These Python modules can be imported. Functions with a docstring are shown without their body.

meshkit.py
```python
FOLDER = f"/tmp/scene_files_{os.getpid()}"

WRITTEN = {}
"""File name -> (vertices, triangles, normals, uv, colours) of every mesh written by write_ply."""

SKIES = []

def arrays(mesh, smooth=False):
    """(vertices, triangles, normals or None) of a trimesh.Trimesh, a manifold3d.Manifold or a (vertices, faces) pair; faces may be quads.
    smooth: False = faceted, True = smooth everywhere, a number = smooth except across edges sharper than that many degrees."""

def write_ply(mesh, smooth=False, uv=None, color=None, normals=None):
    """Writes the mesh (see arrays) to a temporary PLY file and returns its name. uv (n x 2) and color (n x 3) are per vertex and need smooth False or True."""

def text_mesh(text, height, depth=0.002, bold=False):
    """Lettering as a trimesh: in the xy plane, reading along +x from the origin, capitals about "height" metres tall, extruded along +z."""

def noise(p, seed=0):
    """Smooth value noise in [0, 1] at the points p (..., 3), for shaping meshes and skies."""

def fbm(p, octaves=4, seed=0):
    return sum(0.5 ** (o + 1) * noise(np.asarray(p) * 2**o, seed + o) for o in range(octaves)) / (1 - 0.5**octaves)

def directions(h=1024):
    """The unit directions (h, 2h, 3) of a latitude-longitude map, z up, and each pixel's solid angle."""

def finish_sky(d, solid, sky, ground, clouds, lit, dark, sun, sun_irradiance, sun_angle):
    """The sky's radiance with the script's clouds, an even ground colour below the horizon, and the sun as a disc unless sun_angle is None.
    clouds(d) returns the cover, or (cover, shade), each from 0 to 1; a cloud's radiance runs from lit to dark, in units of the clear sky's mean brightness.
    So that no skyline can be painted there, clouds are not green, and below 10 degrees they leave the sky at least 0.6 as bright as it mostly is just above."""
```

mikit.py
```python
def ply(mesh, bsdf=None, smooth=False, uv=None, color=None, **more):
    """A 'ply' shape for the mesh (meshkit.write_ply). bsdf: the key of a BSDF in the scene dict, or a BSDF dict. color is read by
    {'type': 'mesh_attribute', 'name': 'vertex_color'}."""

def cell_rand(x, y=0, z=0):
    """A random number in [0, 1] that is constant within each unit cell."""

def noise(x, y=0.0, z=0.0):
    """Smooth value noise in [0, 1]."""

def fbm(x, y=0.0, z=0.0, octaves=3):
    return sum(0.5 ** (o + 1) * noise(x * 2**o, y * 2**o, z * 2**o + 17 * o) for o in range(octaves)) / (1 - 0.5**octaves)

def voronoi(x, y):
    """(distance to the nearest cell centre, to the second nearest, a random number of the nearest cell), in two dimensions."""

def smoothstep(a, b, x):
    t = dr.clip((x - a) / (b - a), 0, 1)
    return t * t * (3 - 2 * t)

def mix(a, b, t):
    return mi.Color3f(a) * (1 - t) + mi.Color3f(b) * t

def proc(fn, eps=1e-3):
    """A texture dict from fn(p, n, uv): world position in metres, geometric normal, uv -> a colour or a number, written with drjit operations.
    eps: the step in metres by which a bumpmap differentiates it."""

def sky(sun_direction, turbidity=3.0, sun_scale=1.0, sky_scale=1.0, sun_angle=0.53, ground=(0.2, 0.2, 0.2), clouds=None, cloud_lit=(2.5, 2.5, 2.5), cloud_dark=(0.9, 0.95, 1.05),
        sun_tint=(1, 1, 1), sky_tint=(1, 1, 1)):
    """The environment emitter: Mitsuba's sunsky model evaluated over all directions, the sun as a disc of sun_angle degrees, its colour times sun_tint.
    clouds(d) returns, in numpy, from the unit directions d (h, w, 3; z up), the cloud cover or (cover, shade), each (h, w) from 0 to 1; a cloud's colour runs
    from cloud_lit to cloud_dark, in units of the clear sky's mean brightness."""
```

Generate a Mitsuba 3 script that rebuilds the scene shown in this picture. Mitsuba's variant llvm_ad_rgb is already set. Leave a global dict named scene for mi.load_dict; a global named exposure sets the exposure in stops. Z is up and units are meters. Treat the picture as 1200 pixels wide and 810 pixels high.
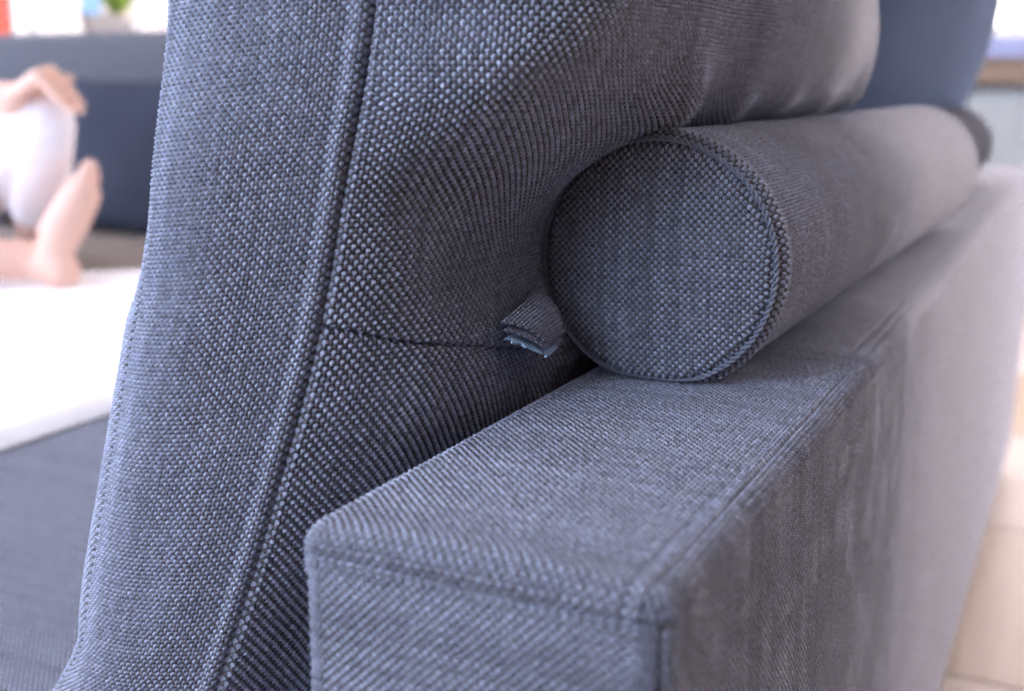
import math, random
import numpy as np, trimesh, mitsuba as mi, drjit as dr, mikit, meshkit
from mikit import proc, ply, noise as pnoise, fbm as pfbm, cell_rand, smoothstep, mix
from scipy.interpolate import RBFInterpolator, RectBivariateSpline, PchipInterpolator
import manifold3d as m3
from scipy.ndimage import gaussian_filter1d
from shapely.geometry import Polygon

random.seed(7)
RNG = np.random.default_rng(7)
T = mi.ScalarTransform4f

# ------------------------------------------------------------------ camera, sky, exposure
EYE = np.array([-0.3546, -0.1191, 0.80])
YAW, PITCH = math.radians(26.645), math.radians(12.83)
FWD = np.array([math.cos(YAW) * math.cos(PITCH), math.sin(YAW) * math.cos(PITCH), -math.sin(PITCH)])
scene = {'type': 'scene'}
labels = {}
scene['camera'] = {
    'type': 'thinlens', 'fov': 2 * math.degrees(math.atan(600 / 1370.0)), 'fov_axis': 'x',
    'aperture_radius': 0.0041, 'focus_distance': 0.61, 'near_clip': 0.02, 'far_clip': 60.0,
    'to_world': T().look_at(origin=EYE.tolist(), target=(EYE + FWD).tolist(), up=[0, 0, 1]),
}
exposure = 5.2
SUN = np.array([0.8, -0.15, 0.5]) / np.linalg.norm([0.8, -0.15, 0.5])


def clouds(d):
    """Thin cloud, thicker and whiter on the sun's side, broken blue sky opposite."""
    t = np.clip(0.5 + 0.5 * (d @ SUN), 0, 1)
    return 0.45 + 0.5 * t, (1 - t) ** 1.5


scene['sky'] = mikit.sky(SUN, turbidity=3.0, sun_scale=0.0, sky_scale=1.0, ground=(0.30, 0.29, 0.27), clouds=clouds,
                         cloud_lit=(3.2, 2.70, 2.60), cloud_dark=(3.1, 3.65, 4.7), sky_tint=(0.95, 1.0, 1.1))

# ------------------------------------------------------------------ materials
P = 0.0022                       # yarn pitch of the upholstery, metres


def yarn(u, v, lib):
    """Plain weave in yarn units: (height in yarn pitches, 1 where the warp lies on top, a, b, i, j)."""
    fl, cos, sqrt, mx = lib
    i, j = fl(u), fl(v)
    a, b = u - i - 0.5, v - j - 0.5
    k = i + j
    s = 1 - 2 * (k - 2 * fl(k * 0.5))
    wa = 0.42 * s * cos(math.pi * b) + 0.40 * sqrt(mx(0.0, 1 - (a / 0.41) * (a / 0.41)))
    we = -0.25 * s * cos(math.pi * a) + 0.38 * sqrt(mx(0.0, 1 - (b / 0.40) * (b / 0.40)))
    return wa, we, a, b, i, j


NPL = (np.floor, np.cos, np.sqrt, np.maximum)
DRL = (dr.floor, dr.cos, dr.sqrt, dr.maximum)
WARP, WEFT = (0.355, 0.402, 0.515), (0.122, 0.119, 0.136)


def cloth_color(tone=1.0, warp=WARP, weft=WEFT):
    def fn(p, n, uv):
        u, v = mi.Float(uv.x), mi.Float(uv.y)
        wa, we, a, b, i, j = yarn(u, v, DRL)
        float_id = cell_rand(i, j, 5)
        wtone = 0.72 + 0.34 * cell_rand(i, 3, 1) + 0.34 * (float_id - 0.4)
        ftone = 0.72 + 0.45 * cell_rand(5, j, 2) + 0.25 * (float_id - 0.5)
        strand = 0.86 + 0.28 * pnoise((a * 2.0 + b) * 5 + i * 7.3, b * 2 + j * 1.7)
        strand2 = 0.86 + 0.28 * pnoise((b * 2.0 + a) * 5 + j * 7.3, a * 2 + i * 1.7)
        slub = 0.96 + 0.08 * pnoise(u * 0.6, v * 0.05, 4.0)
        cw = mi.Color3f(*warp) * (wtone * strand * slub * tone)
        cf = mi.Color3f(*weft) * (ftone * strand2 * tone)
        gap = (dr.abs(a) > 0.41) & (dr.abs(b) > 0.36)          # gaps between yarns: shade of the weave painted in near-black
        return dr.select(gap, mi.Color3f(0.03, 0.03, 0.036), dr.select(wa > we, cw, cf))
    return fn


def cloth_height(p, n, uv):
    wa, we, a, b, i, j = yarn(mi.Float(uv.x), mi.Float(uv.y), DRL)
    return dr.maximum(wa, we) * P


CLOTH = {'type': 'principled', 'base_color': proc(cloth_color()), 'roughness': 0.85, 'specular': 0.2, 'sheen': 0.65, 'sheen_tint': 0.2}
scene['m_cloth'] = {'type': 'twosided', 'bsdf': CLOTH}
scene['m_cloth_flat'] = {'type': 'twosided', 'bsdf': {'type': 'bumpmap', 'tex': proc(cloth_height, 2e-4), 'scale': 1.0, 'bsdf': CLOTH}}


def plain(name, color, rough=0.6, spec=0.4, amount=0.06, scale=8.0, **kw):
    c = mi.ScalarColor3f(*color)

    def fn(p, n, uv, c=color):
        return mi.Color3f(*c) * (1 - amount + 2 * amount * pfbm(p.x * scale, p.y * scale, p.z * scale))
    scene[name] = {'type': 'twosided', 'bsdf': {'type': 'principled', 'base_color': proc(fn), 'roughness': rough, 'specular': spec, **kw}}


plain('m_far_cloth', (0.115, 0.122, 0.148), 0.85, 0.2, 0.12, 60, sheen=0.4)
plain('m_back_cloth', (0.115, 0.120, 0.145), 0.85, 0.2, 0.12, 60, sheen=0.4)
plain('m_taupe_cloth', (0.205, 0.178, 0.160), 0.85, 0.2, 0.12, 60, sheen=0.4)
plain('m_blue_cloth', (0.060, 0.098, 0.185), 0.9, 0.15, 0.10, 40, sheen=0.15)
plain('m_navy_cloth', (0.040, 0.048, 0.075), 0.9, 0.15, 0.10, 60, sheen=0.1)
plain('m_bolster_navy', (0.030, 0.037, 0.066), 0.9, 0.15, 0.10, 60, sheen=0.1)
plain('m_white_knit', (0.86, 0.88, 0.90), 0.9, 0.2, 0.03, 60)
plain('m_trouser', (0.74, 0.70, 0.72), 0.9, 0.2, 0.04, 40)
plain('m_shirt', (0.55, 0.58, 0.66), 0.9, 0.2, 0.04, 40)
plain('m_skin', (0.72, 0.47, 0.38), 0.5, 0.35, 0.06, 30)
plain('m_nail', (0.80, 0.58, 0.52), 0.35, 0.5, 0.02, 30)
plain('m_hair', (0.10, 0.06, 0.04), 0.5, 0.4, 0.2, 90)
plain('m_eye', (0.75, 0.75, 0.75), 0.2, 0.5, 0.02, 30)
plain('m_wall', (0.60, 0.585, 0.60), 0.9, 0.2, 0.02, 2)
plain('m_warm_wall', (0.17, 0.14, 0.125), 0.9, 0.2, 0.02, 2)
plain('m_ceiling', (0.88, 0.86, 0.84), 0.9, 0.2, 0.01, 2)
plain('m_white_paint', (0.84, 0.84, 0.84), 0.4, 0.5, 0.02, 6)
plain('m_radiator', (0.50, 0.55, 0.57), 0.4, 0.5, 0.02, 6)
plain('m_lilac_paint', (0.33, 0.37, 0.60), 0.4, 0.5, 0.03, 6)
plain('m_cream_paint', (0.80, 0.74, 0.64), 0.4, 0.5, 0.02, 6)
plain('m_black', (0.02, 0.02, 0.022), 0.5, 0.4, 0.1, 20)
plain('m_red', (0.62, 0.10, 0.06), 0.5, 0.4, 0.04, 20)
plain('m_dark_paper', (0.24, 0.23, 0.24), 0.7, 0.3, 0.06, 20)
plain('m_grey_paper', (0.36, 0.35, 0.36), 0.7, 0.3, 0.06, 20)
plain('m_paper', (0.88, 0.87, 0.85), 0.7, 0.3, 0.03, 40)
plain('m_blue', (0.18, 0.42, 0.72), 0.5, 0.4, 0.04, 20)
plain('m_green', (0.22, 0.34, 0.05), 0.5, 0.4, 0.15, 60)
plain('m_beige', (0.74, 0.65, 0.50), 0.6, 0.4, 0.04, 20)
plain('m_ceramic', (0.90, 0.90, 0.90), 0.15, 0.5, 0.01, 10)
plain('m_steel', (0.6, 0.6, 0.62), 0.3, 0.5, 0.02, 20, metallic=1.0)
plain('m_lining', (0.46, 0.70, 0.95), 0.6, 0.4, 0.12, 900, sheen=0.4)


def wood_fn(c0, c1):
    def fn(p, n, uv):
        k = cell_rand(dr.floor(p.y / 0.0001 * 0 + uv.x), 1, 1)
        g = pfbm(p.x * 3 + k * 50, p.y * 70, p.z * 70)
        return mix(c0, c1, dr.clip(0.25 + 0.6 * g + 0.5 * (k - 0.5), 0, 1))
    return fn


for _n, _a, _b in (('m_wood', (0.25, 0.17, 0.11), (0.36, 0.26, 0.18)), ('m_board_tan', (0.38, 0.29, 0.21), (0.46, 0.36, 0.27)),
                   ('m_board_pale', (0.52, 0.45, 0.41), (0.60, 0.53, 0.49)), ('m_board_mid', (0.47, 0.39, 0.33), (0.55, 0.47, 0.41))):
    scene[_n] = {'type': 'twosided', 'bsdf': {'type': 'principled', 'base_color': proc(wood_fn(_a, _b)), 'roughness': 0.4, 'specular': 0.4}}
scene['m_pane'] = {'type': 'thindielectric', 'int_ior': 1.5}


# ------------------------------------------------------------------ helpers
def add(key, mesh, bsdf, smooth=False, uv=None, label=None, cat=None, group=None, kind=None):
    scene[key] = ply(mesh, bsdf, smooth=smooth, uv=uv)
    tag(key, label, cat, group, kind)
    return key


def tag(key, label=None, cat=None, group=None, kind=None):
    d = {k: v for k, v in (('label', label), ('category', cat), ('group', group), ('kind', kind)) if v}
    if d:
        labels[key] = d


def rbox(x0, x1, y0, y1, z0, z1, r=0.004, seg=8):
    r = min(r, 0.49 * (x1 - x0), 0.49 * (y1 - y0), 0.49 * (z1 - z0))
    s = m3.Manifold.sphere(r, seg)
    return m3.Manifold.batch_hull([s.translate([x, y, z]) for x in (x0 + r, x1 - r) for y in (y0 + r, y1 - r) for z in (z0 + r, z1 - r)])


def tm(man):
    m = man.to_mesh()
    return trimesh.Trimesh(m.vert_properties[:, :3], m.tri_verts, process=False)


def grid_faces(n, m):
    i, j = np.meshgrid(np.arange(n - 1), np.arange(m - 1), indexing='ij')
    a = i * m + j
    return np.vstack([np.stack([a, a + m, a + m + 1], -1).reshape(-1, 3), np.stack([a, a + m + 1, a + 1], -1).reshape(-1, 3)])


def vnoise(x, y, seed=0):
    return np.asarray(meshkit.noise(np.stack([x, y, np.full_like(x, seed * 7.7 + 0.3)], -1).reshape(-1, 3))).reshape(x.shape)


def weave_np(U, V, pair=0.0, P=P):
    """Height of the woven cloth in metres with its natural unevenness."""
    u, v = U / P, V / P
    u = u + 0.30 * (vnoise(u * 0.11, v * 0.07, 1) - 0.5)
    v = v + 0.30 * (vnoise(u * 0.07, v * 0.11, 2) - 0.5)
    v = v - pair * np.sin(math.pi * v) / math.pi
    wa, we, a, b, i, j = yarn(u, v, NPL)
    h = np.maximum(wa, we)
    r = np.sin(i * 12.9898 + j * 78.233) * 43758.5453
    h = h + 0.14 * (r - np.floor(r) - 0.5) * np.cos(math.pi * a) * np.cos(math.pi * b)
    return h * P, u, v


def patch(S, us, vs, fine=True, depth=None, pair=0.0, flip=False, amp=1.35, keep=None, P=P, far=None):
    """Cloth over the surface S(U, V) -> points; depth(U, V) sinks seams; keep(U, V) selects faces."""
    U, V = np.meshgrid(us, vs, indexing='ij')
    X = S(U, V)
    e = 4e-4
    n = np.cross(S(U + e, V) - S(U - e, V), S(U, V + e) - S(U, V - e))
    n /= np.linalg.norm(n, axis=-1, keepdims=True) + 1e-12
    if flip:
        n = -n
    h, tu, tv = weave_np(U, V, pair, P) if fine else (0.45 * P, U / P, V / P)
    if fine and far is not None:           # the relief flattens out of focus, far along the surface
        k = np.clip((far[1] - U) / (far[1] - far[0]), 0, 1)
        h = h * k + 0.30 * P * (1 - k)
    d = h * amp if fine else np.full(U.shape, h * 0.77)
    if depth is not None:
        d = d - depth(U, V)
    v = (X + n * d[..., None]).reshape(-1, 3)
    f = grid_faces(*U.shape)
    if flip:
        f = f[:, ::-1]
    if keep is not None:
        k = keep(U, V).ravel()
        f = f[k[f].all(1)]
        used = np.zeros(len(v), bool)
        used[f] = True
        idx = np.cumsum(used) - 1
        return (v[used], idx[f]), np.stack([tu.ravel(), tv.ravel()], -1)[used]
    return (v, f), np.stack([tu.ravel(), tv.ravel()], -1)


def cloth(key, S, us, vs, fine=True, **kw):
    label = kw.pop('label', None)
    bs = kw.pop('bsdf', None)
    mesh, uv = patch(S, us, vs, fine, **kw)
    scene[key] = ply(mesh, bs or ('m_cloth' if fine else 'm_cloth_flat'), smooth=True, uv=uv)
    tag(key, label)


def step(a, b, s, P=P):
    """Positions from a to b, s samples to a yarn."""
    return np.arange(math.ceil(a / P * s), math.floor(b / P * s) + 1) * (P / s)


def groove(x, w, d):
    return d * np.exp(-(x / w) ** 2)


# ------------------------------------------------------------------ room
def struct(key, mesh, bsdf, **kw):
    add(key, mesh, bsdf, kind='structure', **kw)


RX0, RX1, RY0, RY1, RH = -1.25, 4.6, -2.3, 3.9, 2.7
add('floor', tm(rbox(RX0, RX1, RY0, RY1, -0.1, -0.021, 0.001)), 'm_board_mid', kind='structure', label='pale wooden plank floor of the room')
bi = 0
bmats = ['m_board_pale', 'm_board_mid', 'm_board_pale', 'm_board_tan']
BW = 0.19
for r in range(-12, 21):
    y0 = r * BW - 0.11
    if y0 < RY0 or y0 + BW > RY1:
        continue
    x = RX0 + (r * 0.731 % 1.0) * 0.8
    near = -0.5 < y0 < 0.3
    while x < RX1 - 0.02:
        ln = min(0.62 if near else 1.5, RX1 - x)
        key = 'floor__board' + (f'_{bi:03d}' if bi else '')
        c0 = rbox(x + 0.0015, x + ln - 0.0015, y0 + 0.0015, y0 + BW - 0.0015, -0.022, 0.0, 0.002, 4)
        mm = tm(c0)
        scene[key] = ply(mm, bmats[(bi * 7 + r) % 4], uv=np.full((len(mm.vertices), 2), bi * 3 + 0.5))
        bi += 1
        x += ln
struct('ceiling', tm(rbox(RX0, RX1, RY0, RY1, RH, RH + 0.1, 0.001)), 'm_ceiling')
LEFTW = (-1.15, 1.7, 0.15, 2.5)
struct('wall_back', tm(m3.Manifold.cube([RX1 - RX0, 0.12, RH + 0.1]).translate([RX0, RY1, -0.1]) - m3.Manifold.cube([LEFTW[1] - LEFTW[0], 0.4, LEFTW[3] - LEFTW[2]]).translate([LEFTW[0], RY1 - 0.1, LEFTW[2]])), 'm_wall')
RIGHTW = (2.4, 4.5, 0.4, 2.62)
struct('wall_right', tm(m3.Manifold.cube([RX1 - RX0, 0.12, RH + 0.1]).translate([RX0, RY0 - 0.12, -0.1]) - m3.Manifold.cube([RIGHTW[1] - RIGHTW[0], 0.4, RIGHTW[3] - RIGHTW[2]]).translate([RIGHTW[0], RY0 - 0.3, RIGHTW[2]])), 'm_warm_wall')


def wall_x(key, x0, x1, openings, bsdf):
    w = m3.Manifold.cube([x1 - x0, RY1 - RY0, RH + 0.1]).translate([x0, RY0, -0.1])
    for a, b, c, d in openings:
        w = w - m3.Manifold.cube([x1 - x0 + 0.2, b - a, d - c]).translate([x0 - 0.1, a, c])
    struct(key, tm(w), bsdf)


FARW, NEARW, DOORW = (-0.25, 3.6, 0.95, 2.4), (0.2, 3.8, 0.90, 2.4), (-2.1, -0.35, 0.04, 2.4)
wall_x('wall_far', RX1, RX1 + 0.12, [FARW, DOORW], 'm_wall')
wall_x('wall_near', RX0 - 0.12, RX0, [NEARW], 'm_warm_wall')


def window(key, x, op, bars, frame_mat, out):
    y0, y1, z0, z1 = op
    f = m3.Manifold()
    t = 0.05
    parts = [rbox(x, x + 0.06, y0, y1, z0, z0 + t, 0.004), rbox(x, x + 0.06, y0, y1, z1 - t, z1, 0.004),
             rbox(x, x + 0.06, y0, y0 + t, z0, z1, 0.004), rbox(x, x + 0.06, y1 - t, y1, z0, z1, 0.004)]
    add(key + '__frame', trimesh.util.concatenate([tm(p) for p in parts]), frame_mat)
    ys = np.linspace(y0 + t, y1 - t, bars + 2)
    for k, y in enumerate(ys[1:-1]):
        add(key + '__mullion' + (f'_{k:03d}' if k else ''), tm(rbox(x, x + 0.06, y - 0.03, y + 0.03, z0 + t, z1 - t, 0.004)), frame_mat)
    for k in range(bars + 1):
        a, b = ys[k], ys[k + 1]
        v = np.array([[x + 0.03, a, z0 + t], [x + 0.03, b, z0 + t], [x + 0.03, b, z1 - t], [x + 0.03, a, z1 - t]])
        add(key + '__pane' + (f'_{k:03d}' if k else ''), (v, np.array([[0, 1, 2], [0, 2, 3]])), 'm_pane')
    labels[key] = {'kind': 'structure', 'label': out}


window('window_1', RX1 + 0.03, FARW, 3, 'm_cream_paint', 'bright window with a cream frame above the sill, far right')
window('window_2', RX0 - 0.09, NEARW, 3, 'm_white_paint', 'wide window behind the viewer')
window('door_1', RX1 + 0.03, DOORW, 1, 'm_cream_paint', 'glazed garden door beyond the right edge')


def window_y(key, y, op, bars, frame_mat, out):
    x0, x1, z0, z1 = op
    t = 0.05
    add(key + '__frame', trimesh.util.concatenate([tm(q) for q in (rbox(x0, x1, y, y + 0.06, z0, z0 + t), rbox(x0, x1, y, y + 0.06, z1 - t, z1), rbox(x0, x0 + t, y, y + 0.06, z0, z1), rbox(x1 - t, x1, y, y + 0.06, z0, z1))]), frame_mat)
    xs = np.linspace(x0 + t, x1 - t, bars + 2)
    for k, x in enumerate(xs[1:-1]):
        add(key + '__mullion' + (f'_{k:03d}' if k else ''), tm(rbox(x - 0.03, x + 0.03, y, y + 0.06, z0 + t, z1 - t)), frame_mat)
    for k in range(bars + 1):
        v = np.array([[xs[k], y + .03, z0 + t], [xs[k + 1], y + .03, z0 + t], [xs[k + 1], y + .03, z1 - t], [xs[k], y + .03, z1 - t]])
        add(key + '__pane' + (f'_{k:03d}' if k else ''), (v, np.array([[0, 1, 2], [0, 2, 3]])), 'm_pane')
    labels[key] = {'kind': 'structure', 'label': out}


window_y('window_4', RY0 - 0.09, RIGHTW, 3, 'm_white_paint', 'wide window in the right wall, beyond the right edge')
window_y('window_3', RY1 + 0.03, LEFTW, 3, 'm_white_paint', 'wide window in the left wall, beyond the left edge')
struct('trim_1', tm(rbox(RX1 - 0.22, RX1 + 0.02, -0.3, 1.7, 0.875, 0.955, 0.012)), 'm_lilac_paint', label='lilac grey painted window sill, far right')
struct('trim_2', tm(rbox(RX1 - 0.16, RX1, -0.3, 1.7, 0.79, 0.875, 0.004)), 'm_wood', label='wooden apron board under the window sill')
struct('baseboard_far', tm(rbox(RX1 - 0.016, RX1, -0.3, RY1, 0.0, 0.09, 0.003)), 'm_white_paint')
struct('baseboard_back', tm(rbox(RX0, RX1, RY1 - 0.016, RY1, 0.0, 0.09, 0.003)), 'm_white_paint')

# radiator under the far window
add('radiator__back_panel', tm(rbox(4.50, 4.53, -0.2, 1.5, 0.14, 0.75, 0.01)), 'm_radiator')
k = 0
for y in np.arange(-0.19, 1.47, 0.042):
    add('radiator__fin' + (f'_{k:03d}' if k else ''), tm(rbox(4.46, 4.505, y, y + 0.034, 0.15, 0.74, 0.012, 6)), 'm_radiator')
    k += 1
add('radiator__bracket', tm(rbox(4.52, 4.598, 1.3, 1.34, 0.5, 0.54, 0.003)), 'm_radiator')
add('radiator__bracket_001', tm(rbox(4.52, 4.598, -0.1, -0.06, 0.5, 0.54, 0.003)), 'm_radiator')
tag('radiator', 'white ribbed radiator under the far window sill', 'radiator')

# ------------------------------------------------------------------ sofa: low backrest box, seat, feet
L, W, TOP, BOT = 2.25, 0.154, 0.625, 0.055
RR = 0.010
ARC = RR * math.pi / 2


def box_top(U, V):
    """Top of the backrest: u along X from the front seam over the rounded front edge, v along Y from right to left."""
    ph = np.clip((ARC - U) / RR, 0, math.pi / 2)
    p0 = np.clip((ARC - V) / RR, 0, math.pi / 2)
    p1 = np.clip((V - (W - 2 * RR) - ARC) / RR, 0, math.pi / 2)
    ps = p0 - p1
    cx = RR + np.maximum(U - ARC, 0)
    cy = RR + np.clip(V - ARC, 0, W - 2 * RR)
    ap = np.abs(ps)
    pol = np.maximum(ph, ap)
    az = np.where(ph >= ap, 0.5 * ap / np.maximum(ph, 1e-9), 1 - 0.5 * ph / np.maximum(ap, 1e-9)) * math.pi / 2
    nx, ny, nz, l = -np.sin(pol) * np.cos(az), -np.sign(ps) * np.sin(pol) * np.sin(az), np.cos(pol), 1.0
    # gentle crown, padding that dips a little behind the edges
    crown = 0.0022 * np.sin(np.clip((cy - RR) / (W - 2 * RR), 0, 1) * math.pi) + 0.0012 * (vnoise(cx * 9, cy * 14, 5) - 0.5)
    # below the roundings the cloth runs straight down
    drop_u = np.maximum(-U, 0)
    drop_v = np.maximum(-V, 0) + np.maximum(V - (W - 2 * RR) - 2 * ARC, 0)
    return np.stack([cx + RR * nx / l, cy + RR * ny / l, TOP - RR + RR * nz / l + crown * (nz / l) - drop_u - drop_v], -1)


def top_depth(U, V):
    a = groove(U - 0.0002, 0.0014, 0.0011)                       # seam to the end panel
    b = groove(V - 0.0135 - 0.0006 * (vnoise(U * 20, V * 0, 8) - .5), 0.0010, 0.0013) + groove(V - 0.0205, 0.0010, 0.0013)   # double stitching by the right edge
    return a + b


def box_end(U, V):
    """End panel facing the viewer: u = height below the seam, v along Y."""
    p0 = 0.5 * np.clip((ARC - V) / RR, 0, math.pi / 2)
    p1 = 0.5 * np.clip((V - (W - 2 * RR) - ARC) / RR, 0, math.pi / 2)
    ps = p0 - p1
    cy = RR + np.clip(V - ARC, 0, W - 2 * RR)
    puff = 0.0035 * np.sin(np.clip(cy / W, 0, 1) * math.pi) * np.clip(U / 0.06, 0, 1)
    over = np.maximum(V - (W - 2 * RR) - 2 * ARC, 0)
    puff = puff - 0.0006
    return np.stack([RR - RR * np.cos(ps) - puff + over, cy - RR * np.sin(ps), TOP - RR - U], -1)


def end_depth(U, V):
    return groove(U, 0.0014, 0.0011) + groove(V - 0.0015, 0.0012, 0.0014)


def box_side(U, V):
    """Right panel: u along X from the front corner, v = height below the top seam."""
    ph = 0.5 * np.clip((ARC - U) / RR, 0, math.pi / 2)
    cx = RR + np.maximum(U - ARC, 0)
    puff = 0.004 * np.sin(np.clip(V / 0.5, 0, 1) * math.pi) * np.clip(cx / 0.08, 0, 1) + 0.0015 * (vnoise(cx * 7, V * 7, 6) - 0.5)
    return np.stack([cx - RR * np.sin(ph), RR - RR * np.cos(ph) - puff, TOP - RR - V], -1)


def side_depth(U, V):
    return groove(V, 0.0016, 0.0014) + groove(U - 0.0015, 0.0012, 0.0014)


UF = 0.62
cloth('sofa__backrest__top_panel', box_top, step(-0.001, UF, 3), step(0.0, W - 2 * RR + 2 * ARC + 0.01, 3), depth=top_depth, pair=0.30, amp=1.6, far=(0.36, 0.62), keep=lambda U, V: (U < 0.32) | (V < 0.085))
cloth('sofa__backrest__top_panel__001', box_top, np.append(np.arange(step(-0.001, UF, 3)[-1], L, 0.01), L), step(0.0, W - 2 * RR + 2 * ARC + 0.6, 0.5), fine=False, depth=lambda U, V: groove(V - .0135, .003, .001), bsdf='m_cloth')
cloth('sofa__backrest__top_panel__002', box_top, np.append(np.arange(-0.002, 0.03, 0.001), np.arange(0.03, UF + 0.01, 0.008)), np.arange(W - 2 * RR + 2 * ARC + 0.008, 0.75, 0.02), fine=False)
cloth('sofa__backrest__end_panel', box_end, step(0.0, 0.17, 3), step(0.0, W - 2 * RR + 2 * ARC, 3), depth=end_depth, flip=True)
cloth('sofa__backrest__end_panel__001', box_end, np.arange(step(0.0, 0.17, 3)[-1], TOP - RR - BOT, 0.012), step(0.0, W - 2 * RR + 2 * ARC, 1), fine=False, flip=True)
UE, SFAR = 0.54, (0.12, 0.90)
UE2 = 0.90
SEEN = lambda U, V: V < 0.085 + 0.56 * U
cloth('sofa__backrest__side_panel', box_side, step(0.0, UE, 3), step(0.0, 0.40, 3), depth=side_depth, flip=True, far=SFAR, keep=SEEN)
cloth('sofa__backrest__side_panel__003', box_side, np.append(step(0.0, UE, 3)[-1], step(UE + 0.001, UE2, 2)), step(0.0, TOP - RR - BOT, 2), depth=side_depth, flip=True, far=SFAR, keep=lambda U, V: V < 0.12 + 0.56 * U)
cloth('sofa__backrest__side_panel__001', box_side, np.append(np.arange(step(UE, UE2, 2)[-1], L - 0.01, 0.012), L - 0.01), np.append(np.arange(0.0, TOP - RR - BOT, 0.012), TOP - RR - BOT), fine=False, flip=True, bsdf='m_cloth')
cloth('sofa__backrest__side_panel__002', box_side, step(0.0, UE2 + 0.004, 0.5), np.append(np.arange(0.0, TOP - RR - BOT, 0.006), TOP - RR - BOT), fine=False, flip=True, keep=lambda U, V: V > 0.070 + 0.56 * U)
add('sofa__backrest__core', tm(rbox(0.016, L, 0.012, W - 0.012, BOT, TOP - 0.012, 0.006)), 'm_far_cloth')
add('sofa__backrest__end_panel_far', tm(rbox(L - 0.012, L + 0.004, 0.002, W - 0.002, BOT, TOP - 0.004, 0.008)), 'm_far_cloth')
scene['sofa__backrest__back_end_panel'] = scene.pop('sofa__backrest__end_panel_far')


# the seat: one flat upholstered slab with a rounded front edge
def seat_surf(x0, y0, y1, z, r=0.03):
    def S(U, V):
        q = np.clip((V - (y1 - y0 - r)) / r, 0, math.pi / 2)
        y = y0 + np.minimum(V, y1 - y0 - r) + r * np.sin(q)
        d = np.maximum(V - (y1 - y0 - r) - r * math.pi / 2, 0)
        return np.stack([x0 + U, y, z - r + r * np.cos(q) - d + 0.002 * (vnoise(U * 5, V * 5, 3) - .5)], -1)
    return S


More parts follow.
